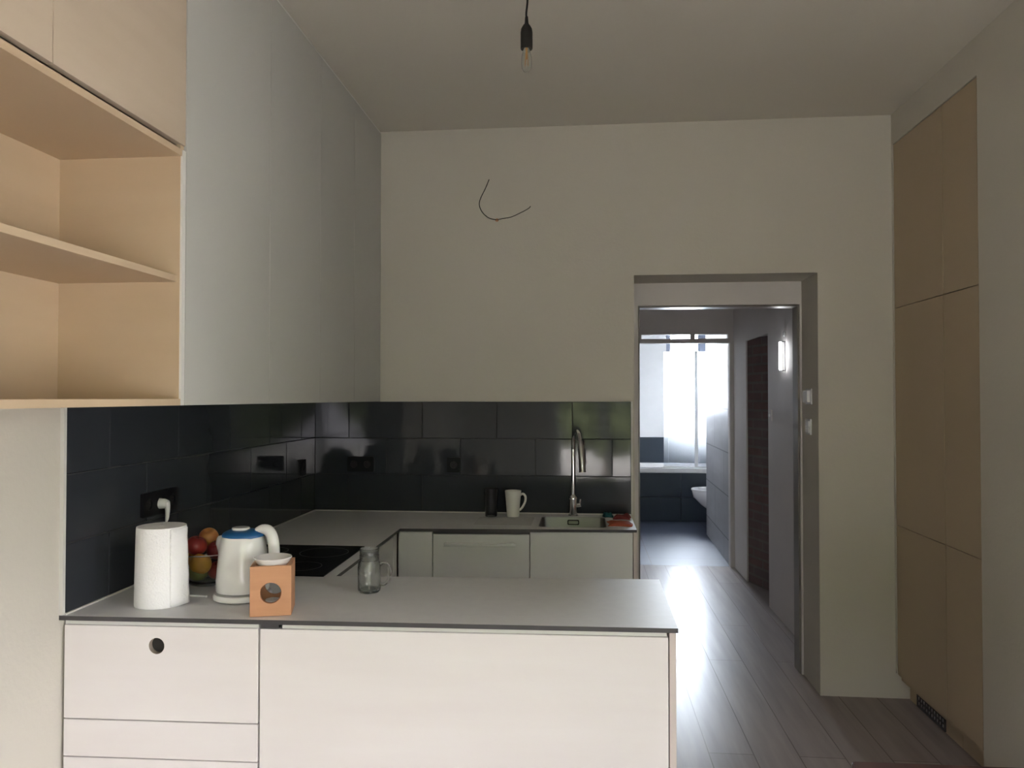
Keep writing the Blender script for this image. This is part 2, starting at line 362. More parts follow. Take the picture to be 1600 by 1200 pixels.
# hallway details
b = NB()
lt = thing('bright_strip', 'slim vertical glowing strip on the grey hallway wall', 'wall light', (HX, 5.29, 1.807))  # emissive tube standing in for a bright vertical strip on this wall
lathe(b, [(0, -.095), (.009, -.095), (.0105, -.085), (.0105, .085), (.009, .095), (0, .095)], 20, (-.032, 0, 0)); obj('glow_tube', b, M['glowtube'], lt, smooth='auto')
b = NB(); box(b, -.006, 0, -.008, .008, -.10, .10); box(b, -.034, -.008, -.006, .006, -.10, -.094); box(b, -.034, -.008, -.006, .006, .094, .10); obj('back_plate', b, M['dark'], lt, bevel=.002)
b = NB(); lathe(b, [(0, 0), (.016, 0), (.02, .006), (.016, .016), (0, .018)], 20)
for v in b.verts: v.co = Vector((-v.co.z, v.co.y, v.co.x))
tag(obj('ceiling_cap', b, M['wplast'], smooth='auto', loc=(HX, 5.29, 1.955)), 'small round white cap just above the glowing hallway strip', 'wall cap')
sw = thing('light_switch', 'small white rocker switch on the hallway wall beside the brick niche', 'switch', (HX, 5.70, 1.40))
b = NB(); box(b, -.009, 0, -.04, .04, -.04, .04); obj('switch_plate', b, M['hallpaint'], sw, bevel=.003)
b = NB(); vs = box(b, -.02, -.008, -.024, .012, -.014, .014); obj('rocker', b, M['wplast'], sw, bevel=.002)
# thermostat and sockets on the passage reveal
RX = 1.197
t = thing('thermostat', 'white square thermostat on the passage reveal, above the socket', 'thermostat', (RX, 4.26, 1.535))
b = NB(); box(b, -.006, 0, -.055, .055, -.042, .042); obj('backing_plate', b, M['wplast'], t, bevel=.002)
b = NB(); box(b, -.024, -.006, -.042, .042, -.032, .032); obj('dial_body', b, M['wplast'], t, bevel=.005)
t = thing('light_switch', 'white double switch on the passage reveal, below the thermostat', 'switch', (RX, 4.26, 1.372))
b = NB(); box(b, -.009, 0, -.042, .042, -.042, .042); obj('switch_plate', b, M['wplast'], t, bevel=.003)
for s in (-1, 1):
    b = NB(); box(b, -.015, -.008, -.03, .03, .002 if s > 0 else -.032, .032 if s > 0 else -.002); obj('rocker', b, M['wplast'], t, bevel=.002)

# ------------------------------------------------------------------ tiled backsplash
def tilt_tile(bm, x0, x1, z0, z1, d, place):
    """thin tile whose face is very slightly out of plane"""
    tx = random.gauss(0, .0022); tz = random.gauss(0, .0022); mx, mz = (x0 + x1) / 2, (z0 + z1) / 2
    def P(x, z, k): return place(x, z, (d + (x - mx) * tx + (z - mz) * tz) if k else 0)
    bev = .0018
    A = [bm.verts.new(P(*q, 0)) for q in ((x0, z0), (x1, z0), (x1, z1), (x0, z1))]
    def Q(x, z, dd): 
        p = Vector(P(x, z, 1)); return p
    def lowered(x, z):
        return place(x, z, d + (x - mx) * tx + (z - mz) * tz - .0012)
    B_ = [bm.verts.new(lowered(*q)) for q in ((x0, z0), (x1, z0), (x1, z1), (x0, z1))]
    C_ = [bm.verts.new(P(*q, 1)) for q in ((x0 + bev, z0 + bev), (x1 - bev, z0 + bev), (x1 - bev, z1 - bev), (x0 + bev, z1 - bev))]
    for U, V in ((A, B_), (B_, C_)):
        for i in range(4): bm.faces.new([U[i], U[(i + 1) % 4], V[(i + 1) % 4], V[i]])
    bm.faces.new(C_)
def splash(name, u0, u1, place, seams, label, gap=.0022):
    t = thing(name, label, 'backsplash', (0, 0, 0))
    rows = [(.914, 1.1115), (1.1115, 1.3095), (1.3095, 1.507)]
    b = NB()
    for (z0, z1), s0 in zip(rows, seams):
        u = s0
        while u < u1 - .02:
            a, c = max(u0, u), min(u1, u + .405)
            if c - a > .015: tilt_tile(b, a + gap / 2, c - gap / 2, z0 + gap / 2, z1 - gap / 2, .009, place)
            u += .405
    obj('tiles', b, M['tile'], t)
    g = NB()
    p0 = place(u0, .914, 0); p1 = place(u1, 1.507, .0065)
    box(g, min(p0[0], p1[0]), max(p0[0], p1[0]), min(p0[1], p1[1]), max(p0[1], p1[1]), .914, 1.507)
    obj('grout_bed', g, M['grout'], t)
    return t
random.seed(11)
tb = splash('tile_backsplash', XL + .010, .238, lambda x, z, d: (x, YB - .001 - d, z), (-1.69, -1.481 - .00, -1.69),
            'dark glazed tile backsplash on the back wall behind the sink')
b = NB(); box(b, .238, .2475, YB - .011, YB, .914, 1.509); obj('edge_trim', b, M['caulk'], tb)['label'] = 'pale tile edge strip'
tl = splash('tile_backsplash', 2.062, YB, lambda y, z, d: (XL + .001 + d, y, z), (1.86, 1.66, 1.86),
            'dark glazed tile backsplash on the left wall behind the paper roll and kettle')
b = NB(); box(b, XL, XL + .012, 2.051, 2.062, .914, 1.507); obj('edge_trim', b, M['caulk'], tl)['label'] = 'pale tile edge strip'

# ------------------------------------------------------------------ worktop
WT = .912; TH = .0125
out = [(XL, 2.053), (.246, 2.098), (.248, 2.655), (-.860, 2.598), (-.871, 3.562), (.237, 3.632), (.235, 4.10), (XL, 4.10)]
SX0, SX1, SY0, SY1 = -.226, .098, 3.675, 3.985
b = NB(); prism(b, out, [rrect(SX0, SX1, SY0, SY1, .03)], WT - TH, WT, 'z', 0, 1)
wt = obj('worktop', b, [M['top'], M['dark']]); tag(wt, 'grey L-shaped kitchen worktop with a thin dark edge, wrapping round to the peninsula', 'worktop')
b = NB()
for i in range(6):
    y = 3.72 + i * .042
    box(b, -.545, -.262, y, y + .012, WT, WT + .0006)
M['groove'] = mat('routed_groove', (.27, .265, .25), .5)
obj('drainer_grooves', b, M['groove'], wt)
b = NB(); box(b, XL + .009, .236, YB - .016, YB - .009, WT, WT + .005); box(b, XL + .009, XL + .016, 2.06, YB - .016, WT, WT + .005)
obj('sealant_bead', b, M['caulk'], wt)

# ------------------------------------------------------------------ base cabinets
FT = .884   # top of fronts
def front(bm, x0, x1, z0, z1, y=0, t=.018, hole=None):
    prism(bm, rect(x0, x1, z0, z1), [circ(*hole)] if hole else [], y, y + t, 'y')
pa = math.atan2(.045, 1.731)
# drawer unit at the left of the peninsula; local x along the front, y away from the viewer
def carcass(x0, x1, dep, parent, m=M['carc'], z0=.10, z1=.897):
    b = NB(); box(b, x0, x0 + .016, .020, dep, z0, z1); box(b, x1 - .016, x1, .020, dep, z0, z1)
    box(b, x0 + .016, x1 - .016, .020, dep, z0, z0 + .016); box(b, x0 + .016, x1 - .016, dep - .010, dep, z0 + .016, z1)
    return obj('cabinet_body', b, m, parent)
def plinth(x0, x1, parent, m=M['plyh']):
    b = NB(); box(b, x0, x1, .06, .076, 0, .10); return obj('plinth', b, m, parent)
o1 = thing('drawer_cabinet', 'pale plywood drawer cabinet with a round finger hole, at the wall end of the peninsula', 'cabinet', (XL, 2.063, 0), pa)
carcass(.006, .573, .50, o1); plinth(.006, .573, o1)
d = NB(); front(d, .010, .574, .6215, FT, hole=(.281, .830, .0225)); dd = obj('drawer', d, M['plyh'], o1, bevel=.0008)
h = NB(); lathe(h, [(.0229, 0), (.0229, .0178), (.0226, .0178), (.0226, 0)], 32, (.281, .0001, .83), close=False)
for v in h.verts:
    q = v.co - Vector((.281, .0001, .83)); v.co = Vector((.281 + q.x, .0001 + q.z, .83 + q.y))
for v in h.verts:
    q = Vector((v.co.x - .281, 0, v.co.z - .83)); q = q.normalized() * min(q.length, .0224); v.co.x = .281 + q.x; v.co.z = .83 + q.z
obj('finger_hole', h, M['plyedge'], dd)['label'] = 'brown plywood edge of the round finger hole'
h = NB(); box(h, .24, .32, .0185, .0195, .79, .87); obj('hole_backing', h, M['shadow'], dd)
for z0, z1 in ((.5155, .618), (.30, .512), (.105, .2965)):
    d = NB(); front(d, .010, .574, z0, z1); obj('drawer', d, M['plyh'], o1, bevel=.0008)
b = NB(); box(b, .006, .573, .010, .02, .880, .898); obj('top_rail', b, M['carc'], o1)
o2 = thing('peninsula_cabinet', 'pale plywood cabinet with one wide plain panel, at the open end of the peninsula', 'cabinet', (XL, 2.063, 0), pa)
carcass(.577, 1.704, .50, o2); plinth(.577, 1.704, o2)
d = NB(); front(d, .580, 1.706, .105, FT); obj('front_panel', d, M['plyh'], o2, bevel=.0008)
M['plyside'] = mat('pinkish_plywood_side', (.60, .53, .49), .55, col2=(.64, .57, .53), scale=(4, 4, 1), nscale=2)
d = NB(); box(d, 1.709, 1.727, 0, .515, 0, .8985); obj('side_panel', d, M['plyside'], o2, bevel=.0008)
b = NB(); box(b, .64, 1.704, .010, .02, .880, .898); obj('top_rail', b, M['carc'], o2)
b = NB(); box(b, .583, .632, .003, .02, .886, .899); obj('dark_bracket', b, M['dark'], o2)['label'] = 'dark spacer under the worktop edge'
# hob cabinet on the left run, faces +x
o3 = thing('hob_cabinet', 'white drawer cabinet under the black hob, between peninsula and sink run', 'cabinet', (-.885, 3.53, 0), -pi / 2)
# local x -> world -y ; local y -> world -x
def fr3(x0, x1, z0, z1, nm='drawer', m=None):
    d = NB(); box(d, x0, x1, -.018 + .018, .018, z0, z1); return obj(nm, d, m or M['lowfront_lit'], o3, bevel=.0008)
o3.rotation_euler = (0, 0, pi / 2); o3.location = (-.885, 2.69, 0)   # local x -> +y, local y -> -x
carcass(.0, .80, .58, o3, z1=.895); plinth(0, .80, o3, M['white'])
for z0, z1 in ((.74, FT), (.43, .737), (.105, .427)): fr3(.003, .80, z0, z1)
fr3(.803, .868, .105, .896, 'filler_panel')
# sink run
ra = math.atan2(.070, 1.108)
oc = thing('corner_cabinet', 'narrow white corner cabinet beside the dishwasher', 'cabinet', (-.871, 3.577, 0), ra)
carcass(.010, .150, .42, oc); plinth(.01, .150, oc, M['white'])
d = NB(); front(d, -.011, .150, .105, .896); obj('door', d, M['lowfront_lit'], oc, bevel=.0008)
ow = thing('dishwasher', 'built-in dishwasher with a white front and long steel bar handle', 'dishwasher', (-.871, 3.577, 0), ra)
b = NB(); box(b, .158, .606, .022, .46, .10, .890); obj('machine_body', b, M['steel'], ow)
b = NB(); box(b, .158, .606, .06, .076, 0, .10); obj('plinth', b, M['white'], ow)
d = NB(); front(d, .1535, .608, .105, .884); dd = obj('door', d, M['lowfront_lit'], ow, bevel=.0008)
h = NB(); box(h, .208, .543, -.044, -.030, .836, .850); box(h, .218, .228, -.031, 0.0, .838, .847); box(h, .522, .532, -.031, 0.0, .838, .847)
obj('bar_handle', h, M['alu'], dd, bevel=.0015)
b = NB(); box(b, .1535, .608, .004, .02, .886, .897); obj('dark_rail', b, M['dark'], ow)
os_ = thing('sink_cabinet', 'white sink cabinet at the passage end of the sink run', 'cabinet', (-.871, 3.577, 0), ra)
carcass(.614, 1.092, .46, os_); plinth(.614, 1.092, os_, M['white'])
d = NB(); front(d, .612, 1.092, .105, .896); obj('door', d, M['lowfront_lit'], os_, bevel=.0008)
d = NB(); box(d, 1.095, 1.1135, 0, .448, 0, .8985); obj('side_panel', d, M['plyside'], os_, bevel=.0008)

# ------------------------------------------------------------------ hob, sink, tap
t = thing('induction_hob', 'black glass induction hob set flush in the worktop', 'hob', (-1.13, 2.845, WT + .0003))
b = NB(); prism(b, [(-.27, -.265), (.232, -.265), (.222, .262), (-.27, .262)], (), 0.0, .0045); obj('glass_plate', b, M['hob'], t, bevel=.001)
M['ringm'] = mat('printed_ring', (.022, .022, .022), .3)
for x, y, r in ((-.14, -.12, .09), (.10, -.13, .075), (-.13, .13, .075), (.10, .12, .095)):
    b = NB(); prism(b, circ(x, y, r, 40), [circ(x, y, r - .002, 40)], .0045, .0049); obj('cooking_ring', b, M['ringm'], t)
b = NB()
t = thing('kitchen_sink', 'small rectangular steel undermount sink below the tap', 'sink', ((SX0 + SX1) / 2, (SY0 + SY1) / 2, WT))
hx, hy = (SX1 - SX0) / 2, (SY1 - SY0) / 2
def basin(bm, e, z0, z1, zb):
    n = None; rings = []
    for dx, z in ((0, z1), (0, zb + .03), (-.01, zb + .008), (-.03, zb), ):
        rings.append([bm.verts.new((p[0], p[1], z)) for p in rrect(-hx + e - dx, hx - e + dx, -hy + e - dx, hy - e + dx, .03)])
    for A, B2 in zip(rings, rings[1:]):
        for i in range(len(A)): bm.faces.new([A[i], A[(i + 1) % len(A)], B2[(i + 1) % len(A)], B2[i]])
    bm.faces.new(rings[-1]); return rings
R1 = basin(b, .0015, 0, -.0008, -.17); R2 = basin(b, -.0005 + .0008, 0, -.0008, -.172)
for i in range(len(R1[0])): b.faces.new([R1[0][i], R1[0][(i + 1) % len(R1[0])], R2[0][(i + 1) % len(R1[0])], R2[0][i]])
obj('basin', b, M['steel'], t, smooth='auto')
b = NB(); prism(b, rrect(-.030, .030, -.039, -.013, .006), (), hy - .0055, hy - .0018, 'y'); ov = obj('overflow_cover', b, M['black'], t)
b = NB(); prism(b, rrect(-.025, .025, -.034, -.018, .004), (), hy - .0075, hy - .0055, 'y'); obj('overflow_plate', b, M['chrome'], ov)
b = NB(); lathe(b, [(0, 0), (.042, 0), (.045, .002), (.03, .004), (.028, .001), (0, .001)], 32, (0, .0, -.1685)); obj('drain', b, M['chrome'], t, smooth='auto')
t = thing('kitchen_tap', 'tall chrome swan-neck kitchen tap standing behind the sink', 'tap', (-.065, 4.035, WT))
b = NB(); lathe(b, [(0, 0), (.027, 0), (.027, .004), (.021, .007), (.021, .085), (.024, .088), (.024, .096), (.020, .104), (.013, .112), (0, .112)], 28)
obj('tap_base', b, M['chrome'], t, smooth='auto')
b = NB(); p = smooth_path([(0, 0, .108), (0, 0, .2), (0, 0, .30), (.0, 0, .36), (.004, -.02, .415), (.015, -.07, .447), (.030, -.125, .435), (.040, -.165, .385), (.045, -.18, .33)], 6)
tube(b, p, .0105, 14); obj('neck', b, M['chrome'], t, smooth='auto')
b = NB(); tube(b, smooth_path([(.0375, -.155, .40), (.041, -.168, .375), (.0455, -.182, .32), (.049, -.190, .245)], 5), [.012] * 5 + [.0165] * 10 + [.018], 16)
obj('spray_head', b, M['steel'], t, smooth='auto')
b = NB(); tube(b, [(.018, 0, .055), (.04, -.004, .06)], .012, 14); tube(b, [(.034, -.003, .06), (.036, -.004, .075), (.038, -.005, .088)], [.005, .0045, .004], 10)
obj('lever', b, M['chrome'], t, smooth='auto')
# cloths by the sink
def cloth(name, x0, x1, y0, y1, h, seed, m, label, cat='cloth', z=WT):
    random.seed(seed); b = NB(); nx, ny = 12, 8; top = []; bot = []
    ph = [random.uniform(0, 6) for _ in range(4)]
    for j in range(ny + 1):
        r1, r2 = [], []
        for i in range(nx + 1):
            u, v = i / nx, j / ny; e = min(1, 5 * min(u, 1 - u, v, 1 - v) + .25)
            x = x0 + (x1 - x0) * u + .006 * sin(5 * v + ph[0]); y = y0 + (y1 - y0) * v + .006 * sin(6 * u + ph[1])
            zz = h * e * (.75 + .25 * sin(8 * u + ph[2]) * cos(5 * v + ph[3]))
            r1.append(b.verts.new((x, y, z + max(zz, .003)))); r2.append(b.verts.new((x, y, z + .0004)))
        top.append(r1); bot.append(r2)
    for j in range(ny):
        for i in range(nx):
            b.faces.new([top[j][i], top[j][i + 1], top[j + 1][i + 1], top[j + 1][i]]); b.faces.new([bot[j][i], bot[j + 1][i], bot[j + 1][i + 1], bot[j][i + 1]])
    for i in range(nx):
        b.faces.new([bot[0][i], bot[0][i + 1], top[0][i + 1], top[0][i]]); b.faces.new([bot[ny][i + 1], bot[ny][i], top[ny][i], top[ny][i + 1]])
    for j in range(ny):
        b.faces.new([bot[j + 1][0], bot[j][0], top[j][0], top[j + 1][0]]); b.faces.new([bot[j][nx], bot[j + 1][nx], top[j + 1][nx], top[j][nx]])
    o = obj(name, b, m, smooth=True); tag(o, label, cat); return o
cloth('dish_cloth', .108, .222, 3.72, 3.86, .014, 2, M['orange'], 'orange-red folded dish cloth on the worktop corner right of the sink')
cloth('dish_cloth', .142, .226, 3.93, 4.02, .024, 5, M['rust'], 'dark red crumpled cloth against the tiles, behind the orange cloth')
cloth('sponge', .092, .136, 3.99, 4.04, .026, 8, M['teal'], 'small teal sponge beside the tap', 'sponge')

# ------------------------------------------------------------------ upper cabinets
FX = -1.113; UZ0, UZ1 = 1.508, 2.972
def upper_door(y0, y1, z0, z1, m, parent, nm='door'):
    b = NB(); box(b, FX - .018, FX, y0, y1, z0, z1); return obj(nm, b, m, parent, bevel=.0006)
ys = [2.046, 2.622, 3.142, 3.62, 4.098]
labs = ['white wall cabinet door unit nearest the open plywood shelf', 'white wall cabinet, second from the open plywood shelf',
        'white wall cabinet, third from the open plywood shelf', 'white wall cabinet in the corner against the back wall']
for i in range(4):
    y0, y1 = ys[i], ys[i + 1]
    c = thing('wall_cabinet', labs[i], 'cabinet', (0, 0, 0))
    b = NB(); box(b, XL + .0005, FX - .020, y0 + .001, y0 + .017, UZ0 + .002, UZ1); box(b, XL + .0005, FX - .020, y1 - .017, y1 - .001, UZ0 + .002, UZ1)
    box(b, XL + .0005, FX - .020, y0 + .017, y1 - .017, UZ0 + .002, UZ0 + .018); box(b, XL + .0005, FX - .020, y0 + .017, y1 - .017, UZ1 - .016, UZ1)
    box(b, XL + .0005, XL + .008, y0 + .017, y1 - .017, UZ0 + .018, UZ1 - .016)
    obj('cabinet_body', b, M['carc'], c)
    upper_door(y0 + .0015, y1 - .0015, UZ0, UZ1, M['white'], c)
b = NB(); box(b, XL, FX - .004, 2.046, 4.098, UZ1 + .001, ZC); struct('trim_4', b, M['carc'])
# open plywood shelf with doors above
c = thing('open_shelf_cabinet', 'birch plywood wall cabinet with two open shelves below and closed doors above', 'shelf cabinet')
YN, YE = .92, 2.042; SZ = 2.200
b = NB()
box(b, XL + .0005, FX - .006, YE - .018, YE, UZ0, UZ1); obj('side_panel', b, M['plyin'], c)
b = NB(); box(b, XL + .0005, FX - .006, YN, YN + .018, UZ0, UZ1); obj('side_panel', b, M['plyin'], c)
b = NB(); box(b, XL + .0005, FX - .001, YN + .018, YE - .018, UZ0, UZ0 + .018); obj('bottom_panel', b, M['plyin'], c)
b = NB(); box(b, XL + .0005, FX - .001, YN + .018, YE - .018, SZ, SZ + .018); obj('middle_panel', b, M['plyin'], c); b = NB(); box(b, XL + .0005, FX - .02, YN + .018, YE - .018, UZ1 - .018, UZ1); obj('top_panel', b, M['plyin'], c)
b = NB(); box(b, XL + .0005, XL + .010, YN + .018, YE - .018, UZ0 + .018, UZ1 - .018); obj('back_panel', b, M['plyin'], c)
b = NB(); box(b, XL + .010, FX - .012, YN + .018, YE - .018, 1.850, 1.868); obj('shelf', b, M['plyin'], c, bevel=.0008)
b = NB(); box(b, FX - .006, FX, YE - .016, YE + .001, UZ0, SZ + .018); obj('front_edge', b, M['carc'], c); b = NB(); box(b, FX - .006, FX, YN, YN + .018, UZ0, SZ + .018); obj('front_edge', b, M['carc'], c)
for y0, y1 in ((1.504, 2.0405), (.92, 1.501)): upper_door(y0, y1, 2.232, UZ1, M['ply'], c)
b = NB()
b.free()
for y, z in ((1.796, 2.035), (1.79, 1.648)):
    b = NB(); prism(b, circ(y, z, .0035, 12), (), XL + .010, XL + .0106, 'x'); obj('peg_hole', b, M['shadow'], c)

# ------------------------------------------------------------------ tall cupboards (right)
def tall(y0, y1, label):
    c = thing('tall_cabinet', label, 'cabinet', (0, 0, 0), group=None)
    b = NB(); X0 = XR + .0205
    box(b, X0, 2.19, y0 + .001, y0 + .017, .10, 2.81); box(b, X0, 2.19, y1 - .017, y1 - .001, .10, 2.81)
    box(b, X0, 2.19, y0 + .017, y1 - .017, .10, .116); box(b, X0, 2.19, y0 + .017, y1 - .017, 2.794, 2.81); box(b, 2.18, 2.19, y0 + .017, y1 - .017, .116, 2.794)
    obj('cabinet_body', b, M['plyt'], c)
    for z0, z1 in ((.13, .882), (.885, 1.981), (1.9845, 2.821)):
        b = NB(); box(b, XR + .002, XR + .020, y0 + .003, y1 - .003, z0, z1); obj('door', b, M['plyt'], c, bevel=.0008)
    return c
ca = tall(3.545, 4.080, 'flush plywood tall cabinet against the back wall, with the vent in its plinth')
cb = tall(3.236, 3.543, 'narrower flush plywood tall cabinet, nearer the viewer at the right edge')
for c, y0, y1 in ((ca, 3.545, 4.09), (cb, 3.236, 3.54)):
    b = NB(); box(b, 1.634, 1.65, y0, y1, 0, .10); obj('plinth', b, M['plyt'], c)
b = NB(); prism(b, rect(3.70, 4.0, .004, .088), [rect(3.712 + i * .0285, 3.712 + i * .0285 + .022, .014 + k * .0245, .014 + k * .0245 + .019) for i in range(10) for k in range(3)], 1.628, 1.634, 'x')
v = obj('vent_grille', b, M['dark'], ca); b = NB(); box(b, 1.6325, 1.6338, 3.71, 3.99, .012, .08); obj('vent_mesh', b, M['alu'], v)

# ------------------------------------------------------------------ sockets
def socket(name, n, loc, rz, label, plug=False):
    # local: x along wall, -y out of wall
    t = thing(name, label, 'socket', loc, rz)
    q = .0735; w = q * n / 2
    b = NB(); prism(b, rrect(-w, w, -.0405, .0405, .006), [circ(-w + q / 2 + q * i, 0, .0195, 24) for i in range(n)], -.010, 0, 'y'); obj('socket_plate', b, M['black'], t, bevel=.001)
    for i in range(n):
        b = NB(); cx = -w + q / 2 + q * i
        prism(b, circ(cx, 0, .0195, 24), [circ(cx - .0095, 0, .0026, 10), circ(cx + .0095, 0, .0026, 10)], -.004, -.0005, 'y')
        tube(b, [(cx, -.004, .011), (cx, -.012, .011)], .0022, 8)
        obj('socket_insert', b, M['blackmatte'], t)
    return t
socket('wall_socket', 3, (XL + .0105, 2.541, 1.168), pi / 2, 'black triple socket on the left tiles with the white plug in it')
socket('wall_socket', 1, (XL + .0105, 3.89, 1.165), pi / 2, 'black single socket on the left tiles near the corner')
socket('wall_socket', 2, (-1.217, YB - .0105, 1.168), 0, 'black double socket on the back wall tiles near the corner')
socket('wall_socket', 1, (-.705, YB - .0105, 1.168), 0, 'black single socket on the back wall tiles, nearer the sink')
pt = thing('power_plug', 'white angled plug and cable in the triple socket behind the paper roll', 'plug', (XL + .0145, 2.535, 1.163))
b = NB(); lathe(b, [(0, 0), (.018, 0), (.0185, .006), (.017, .022), (.012, .034), (0, .037)], 24)
for v in b.verts: v.co = Vector((v.co.z, v.co.x, v.co.y))
obj('plug_body', b, M['wplast'], pt, smooth='auto')
b = NB(); tube(b, smooth_path([(.028, 0, .004), (.032, 0, -.015), (.030, .002, -.045), (.026, .004, -.062)], 4), [.012, .0115, .011, .010, .009, .0085, .008, .0075, .007, .0065, .006, .005, .0045], 12)
obj('plug_neck', b, M['wplast'], pt, smooth='auto')
b = NB(); tube(b, smooth_path([(.026, .004, -.060), (.022, .004, -.12), (.025, -.01, -.2), (.03, -.04, -.240), (.035, -.10, -.2475), (.045, -.18, -.2475), (.10, -.235, -.2475), (.20, -.243, -.2475), (.28, -.250, -.2475), (.306, -.255, -.2475)], 6), .0033, 8)
obj('cable', b, M['wplast'], pt, smooth='auto')

# ------------------------------------------------------------------ things on the peninsula
Z = WT + .0003
# kitchen paper roll
t = thing('paper_towel_roll', 'large white kitchen paper roll standing upright at the left of the worktop', 'paper roll', (-1.270, 2.207, Z))
b = NB(); H = .232
lathe(b, [(.019, .001), (.0735, .0), (.0745, .006), (.0725, .12), (.0705, H - .008), (.0695, H), (.006, H), (.006, H - .002)], 56, close=False)
obj('roll', b, M['paper'], t, smooth='auto')
b = NB(); lathe(b, [(.0059, .001), (.0059, H - .004), (.005, H - .004), (.005, .001), (.0059, .001)], 24, close=False); obj('cardboard_core', b, M['plyedge'], t, smooth='auto')
b = NB(); rows = []
for k in range(9):
    z = .002 + (H - .006) * k / 8; row = []
    for i in range(9):
        a = radians(-42 + 50 * i / 8); e = (i / 8) ** 2
        r = .0755 - .0028 * (z / H) + e * (.009 - .006 * z / H) + .001 * sin(9 * z * 10)
        row.append(b.verts.new((r * cos(a), r * sin(a), z)))
    rows.append(row)
for A, B2 in zip(rows, rows[1:]):
    for i in range(8): b.faces.new([A[i], A[i + 1], B2[i + 1], B2[i]])
fl = obj('loose_sheet', b, M['paper'], t, smooth=True); sm = fl.modifiers.new('s', 'SOLIDIFY'); sm.thickness = .0008
# kettle
t = thing('electric_kettle', 'white electric kettle with a blue top, between paper roll and wooden burner', 'kettle', (-1.054, 2.292, Z), radians(-6))
b = NB(); lathe(b, [(0, 0), (.080, 0), (.0865, .004), (.087, .013), (.083, .020), (.070, .022), (0, .022)], 48); obj('power_base', b, M['wplast'], t, smooth='auto')
def kb(x, y, z, a):
    # spout bulge toward -x
    da = (a - pi + pi) % (2 * pi) - pi; da = abs(abs(da) if True else 0)
    ang = abs(pi - (a % (2 * pi))); s = max(0, min(1, (z - .115) / .070)); s = s * s * (3 - 2 * s)
    w = math.exp(-(ang / .34) ** 2); k = 1 + w * s * .42
    return x * k, y * k, z - w * s * .007
b = NB(); prof = [(.066, .024), (.078, .026), (.0795, .034), (.079, .06), (.0765, .09), (.0735, .12), (.070, .148), (.067, .168), (.0625, .186), (.059, .194), (.055, .194), (.04, .190)]
prof = [(0, .024)] + prof + [(0, .190)]
lathe(b, prof, 64, fn=kb); obj('jug', b, M['wplast'], t, smooth='auto')
def kl(x, y, z, a):
    ang = abs(pi - (a % (2 * pi))); w = math.exp(-(ang / .5) ** 2)
    hw = math.exp(-(min(a % (2 * pi), 2 * pi - a % (2 * pi)) / .5) ** 2)
    k = 1 + .10 * w + .16 * hw
    return x * k, y * k, z + (.004 * hw)
b = NB(); lathe(b, [(0, .188), (.0600, .188), (.0605, .193), (.0575, .199), (.051, .204), (.042, .2075), (.030, .209), (0, .2095)], 56, fn=kl); obj('lid_collar', b, M['blue'], t, smooth='auto')['label'] = 'blue plastic top'
def kc(x, y, z, a): return x * 1.15 - .008, y, z
b = NB(); lathe(b, [(0, .2085), (.0235, .2085), (.0245, .214), (.022, .2165), (0, .2165)], 36, fn=kc); obj('lid_button', b, M['wplast'], t, smooth='auto')
b = NB(); tube(b, smooth_path([(.048, 0, .206), (.070, 0, .213), (.090, 0, .204), (.101, 0, .178), (.104, 0, .14), (.102, 0, .10), (.092, 0, .072), (.070, 0, .060)], 6), [.012 + .005 * min(1, i / 10) for i in range(43)], 14, flat=1.1)
obj('handle', b, M['wplast'], t, smooth='auto')
# wooden oil burner with bowl
t = thing('oil_burner', 'orange wooden cube aroma burner with a round hole and white dish', 'aroma burner', (-.902, 2.158, Z), radians(16))
b = NB(); w = .0565; Hb = .141
prism(b, rect(-w, w, 0, Hb), [circ(0, .065, .029, 40)], -w, -w + .013, 'y')
prism(b, rect(-w, w, 0, Hb), [circ(0, .065, .029, 40)], w - .013, w, 'y')
box(b, -w, -w + .013, -w + .013, w - .013, 0, Hb); box(b, w - .013, w, -w + .013, w - .013, 0, Hb); box(b, -w + .013, w - .013, -w + .013, w - .013, 0, .011)
obj('wooden_box', b, M['bamboo'], t, bevel=.0012)
b = NB(); lathe(b, [(0, 0), (.028, 0), (.036, .006), (.0475, .020), (.0535, .031), (.0525, .033), (.050, .031), (.0435, .020), (.033, .010), (0, .008)], 48, (0, -.004, Hb - .0165))
obj('dish', b, M['ceram'], t, smooth='auto')
b = NB(); lathe(b, [(0, 0), (.0215, 0), (.0215, .022), (.0205, .023), (.019, .0215), (0, .021)], 32, (0, 0, .0112)); tube(b, [(0, 0, .032), (0, 0, .040)], .0008, 6)
tag(obj('tealight', b, M['wplast'], smooth='auto', loc=(-.902, 2.158, Z)), 'white tealight candle inside the wooden burner', 'candle')
# mason jar mug
t = thing('jar_mug', 'empty clear glass jar mug with handle, alone on the peninsula', 'jar', (-.686, 2.40, Z))
b = NB()
lathe(b, [(0, 0), (.031, 0), (.0355, .005), (.0365, .012), (.0365, .080), (.0345, .092), (.0300, .100), (.0315, .103), (.0300, .106), (.0315, .109), (.0300, .112),
          (.0315, .115), (.0300, .118), (.0300, .134), (.0308, .137), (.0285, .1375), (.0270, .135), (.0270, .102), (.0310, .090), (.0332, .080), (.0332, .014), (.030, .008), (0, .007)], 44)
obj('jar_body', b, M['glassb'], t, smooth='auto')
b = NB(); tube(b, smooth_path([(.0345, 0, .086), (.045, 0, .092), (.060, 0, .086), (.066, 0, .066), (.062, 0, .040), (.050, 0, .026), (.036, 0, .024)], 6), .0048, 10, flat=1.3); obj('handle', b, M['glassb'], t, smooth='auto')
